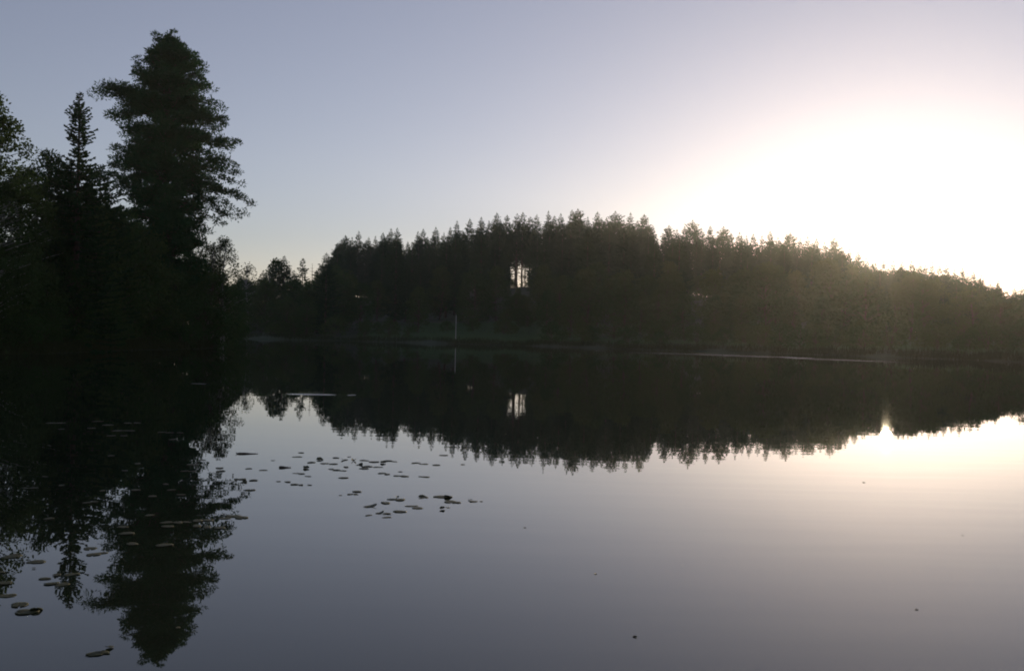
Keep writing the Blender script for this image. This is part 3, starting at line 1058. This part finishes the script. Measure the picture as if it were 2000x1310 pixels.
for where, lst in PADS.items():
    for k, tpl in enumerate(sorted(lst)):
        px, py, w_ = tpl[:3]
        q = on_water(px, py)
        r = w_ / F * q[1] / 2 * 1.02
        zoff = (zoff + 1) % 5
        if len(tpl) > 3:
            me = (UP if tpl[3] == 'u' else CURL)[k % 3]
            look = 'raised-edge lily pad' if tpl[3] == 'u' else 'curled lily pad'
        else:
            me = FLAT[k % 5]
            look = 'flat lily pad'
        o = link('lily_pad', me)
        o.location = (q[0], q[1], .0022 + .0011 * zoff)
        o.scale = (r, r * rng.uniform(.65, 1.1), r * (1.0 if len(tpl) < 4 else rng.uniform(.6, .85)))
        o.rotation_euler = (0, 0, rng.uniform(0, 6.28))
        tag(o, f'{look}, {nth(k + 1)} from left {where}', 'lily pad', 'lily pads ' + where)

# ------------------------------------------------------------------ floating sticks and drifting leaves


def stick(pA, pB, rad, label, knob=True):
    A, B = on_water(*pA), on_water(*pB)
    c = (A + B) / 2
    e = link('floating_stick', None)
    e.location = c
    A, B = A - c, B - c
    s = np.linspace(0, 1, 8)
    pp = A[None, :] * (1 - s)[:, None] + B[None, :] * s[:, None]
    pp[:, 2] = rad * .3 + .006 * np.sin(s * 5)
    mb = MB()
    mb.tube(pp, rad * np.array([1.0, 1.15, .95, .9, .95, .9, 1.0, 1.0]), 8)
    if knob:
        mb.tube([pp[0] + [0, 0, 0], pp[0] + [-.02, 0, rad * 1.6]], [rad * .6, rad * .3], 6)
    link('wood', mb.mesh('stick', M_WOOD, True), e)
    mb = MB()
    d = (pp[-1] - pp[-2])
    d /= np.linalg.norm(d)
    mb.tube([pp[-1] - d * .004, pp[-1] + d * .03], [rad * 1.04, rad * .85], 8)
    link('cut_end', mb.mesh('cut_end', M_CUT), e)
    tag(e, label, 'stick', 'sticks floating on the lake')


stick((463, 886), (500, 886), .012, 'long floating stick with a pale end, right of the pine reflection')
stick((545, 913), (564, 913), .014, 'short floating stick left of the upper middle lily pads', False)
LEAFM = pad_mesh(450, .2, .25)
for k, (px, py, w_, lab) in enumerate([(1025, 1030, 8, 'tiny floating leaf alone right of the lower lily patch'), (1163, 1120, 11, 'small floating leaf in open water near the middle'),
                                       (1240, 1243, 16, 'curled floating leaf near the bottom centre'), (1687, 942, 9, 'tiny dark leaf floating in the sun glare'),
                                       (1333, 1104, 6, 'speck of a leaf on open water right of the middle'), (1790, 1190, 11, 'small floating leaf near the bottom right'),
                                       (1880, 1045, 6, 'speck of a leaf at the right below the sun glare')]):
    q = on_water(px, py)
    r = w_ / F * q[1] / 2 * .75
    o = link('floating_leaf', LEAFM)
    o.location = (q[0], q[1], .0015)
    o.scale = (r, r * .7, r)
    o.rotation_euler = (0, 0, k * 1.1)
    tag(o, lab, 'leaf', 'leaves drifting on the lake')

# ------------------------------------------------------------------ haze volume added to imitate veiling lens glare around the sun
M_GLARE_HAZE = bpy.data.materials.new('glare_haze')
M_GLARE_HAZE.use_nodes = True
nt = M_GLARE_HAZE.node_tree
nt.nodes.remove(nt.nodes['Principled BSDF'])
pv = nt.nodes.new('ShaderNodeVolumePrincipled')
pv.inputs['Color'].default_value = (.95, .95, .95, 1)
pv.inputs['Density'].default_value = 0.00013
pv.inputs['Anisotropy'].default_value = 0.76
nt.links.new(pv.outputs[0], nt.nodes['Material Output'].inputs['Volume'])
X, Yv, z0, z1 = 3200, 3200, -4.0, 64.0
V = np.array([(x, y, z) for z in (z0, z1) for (x, y) in ((-X, -Yv), (X, -Yv), (X, Yv), (-X, Yv))])
haze = link('haze', mesh_from('haze', V, [np.array([(3, 2, 1, 0), (4, 5, 6, 7), (0, 1, 5, 4), (1, 2, 6, 5), (2, 3, 7, 6), (3, 0, 4, 7)])], M_GLARE_HAZE))
tag(haze, kind='stuff')
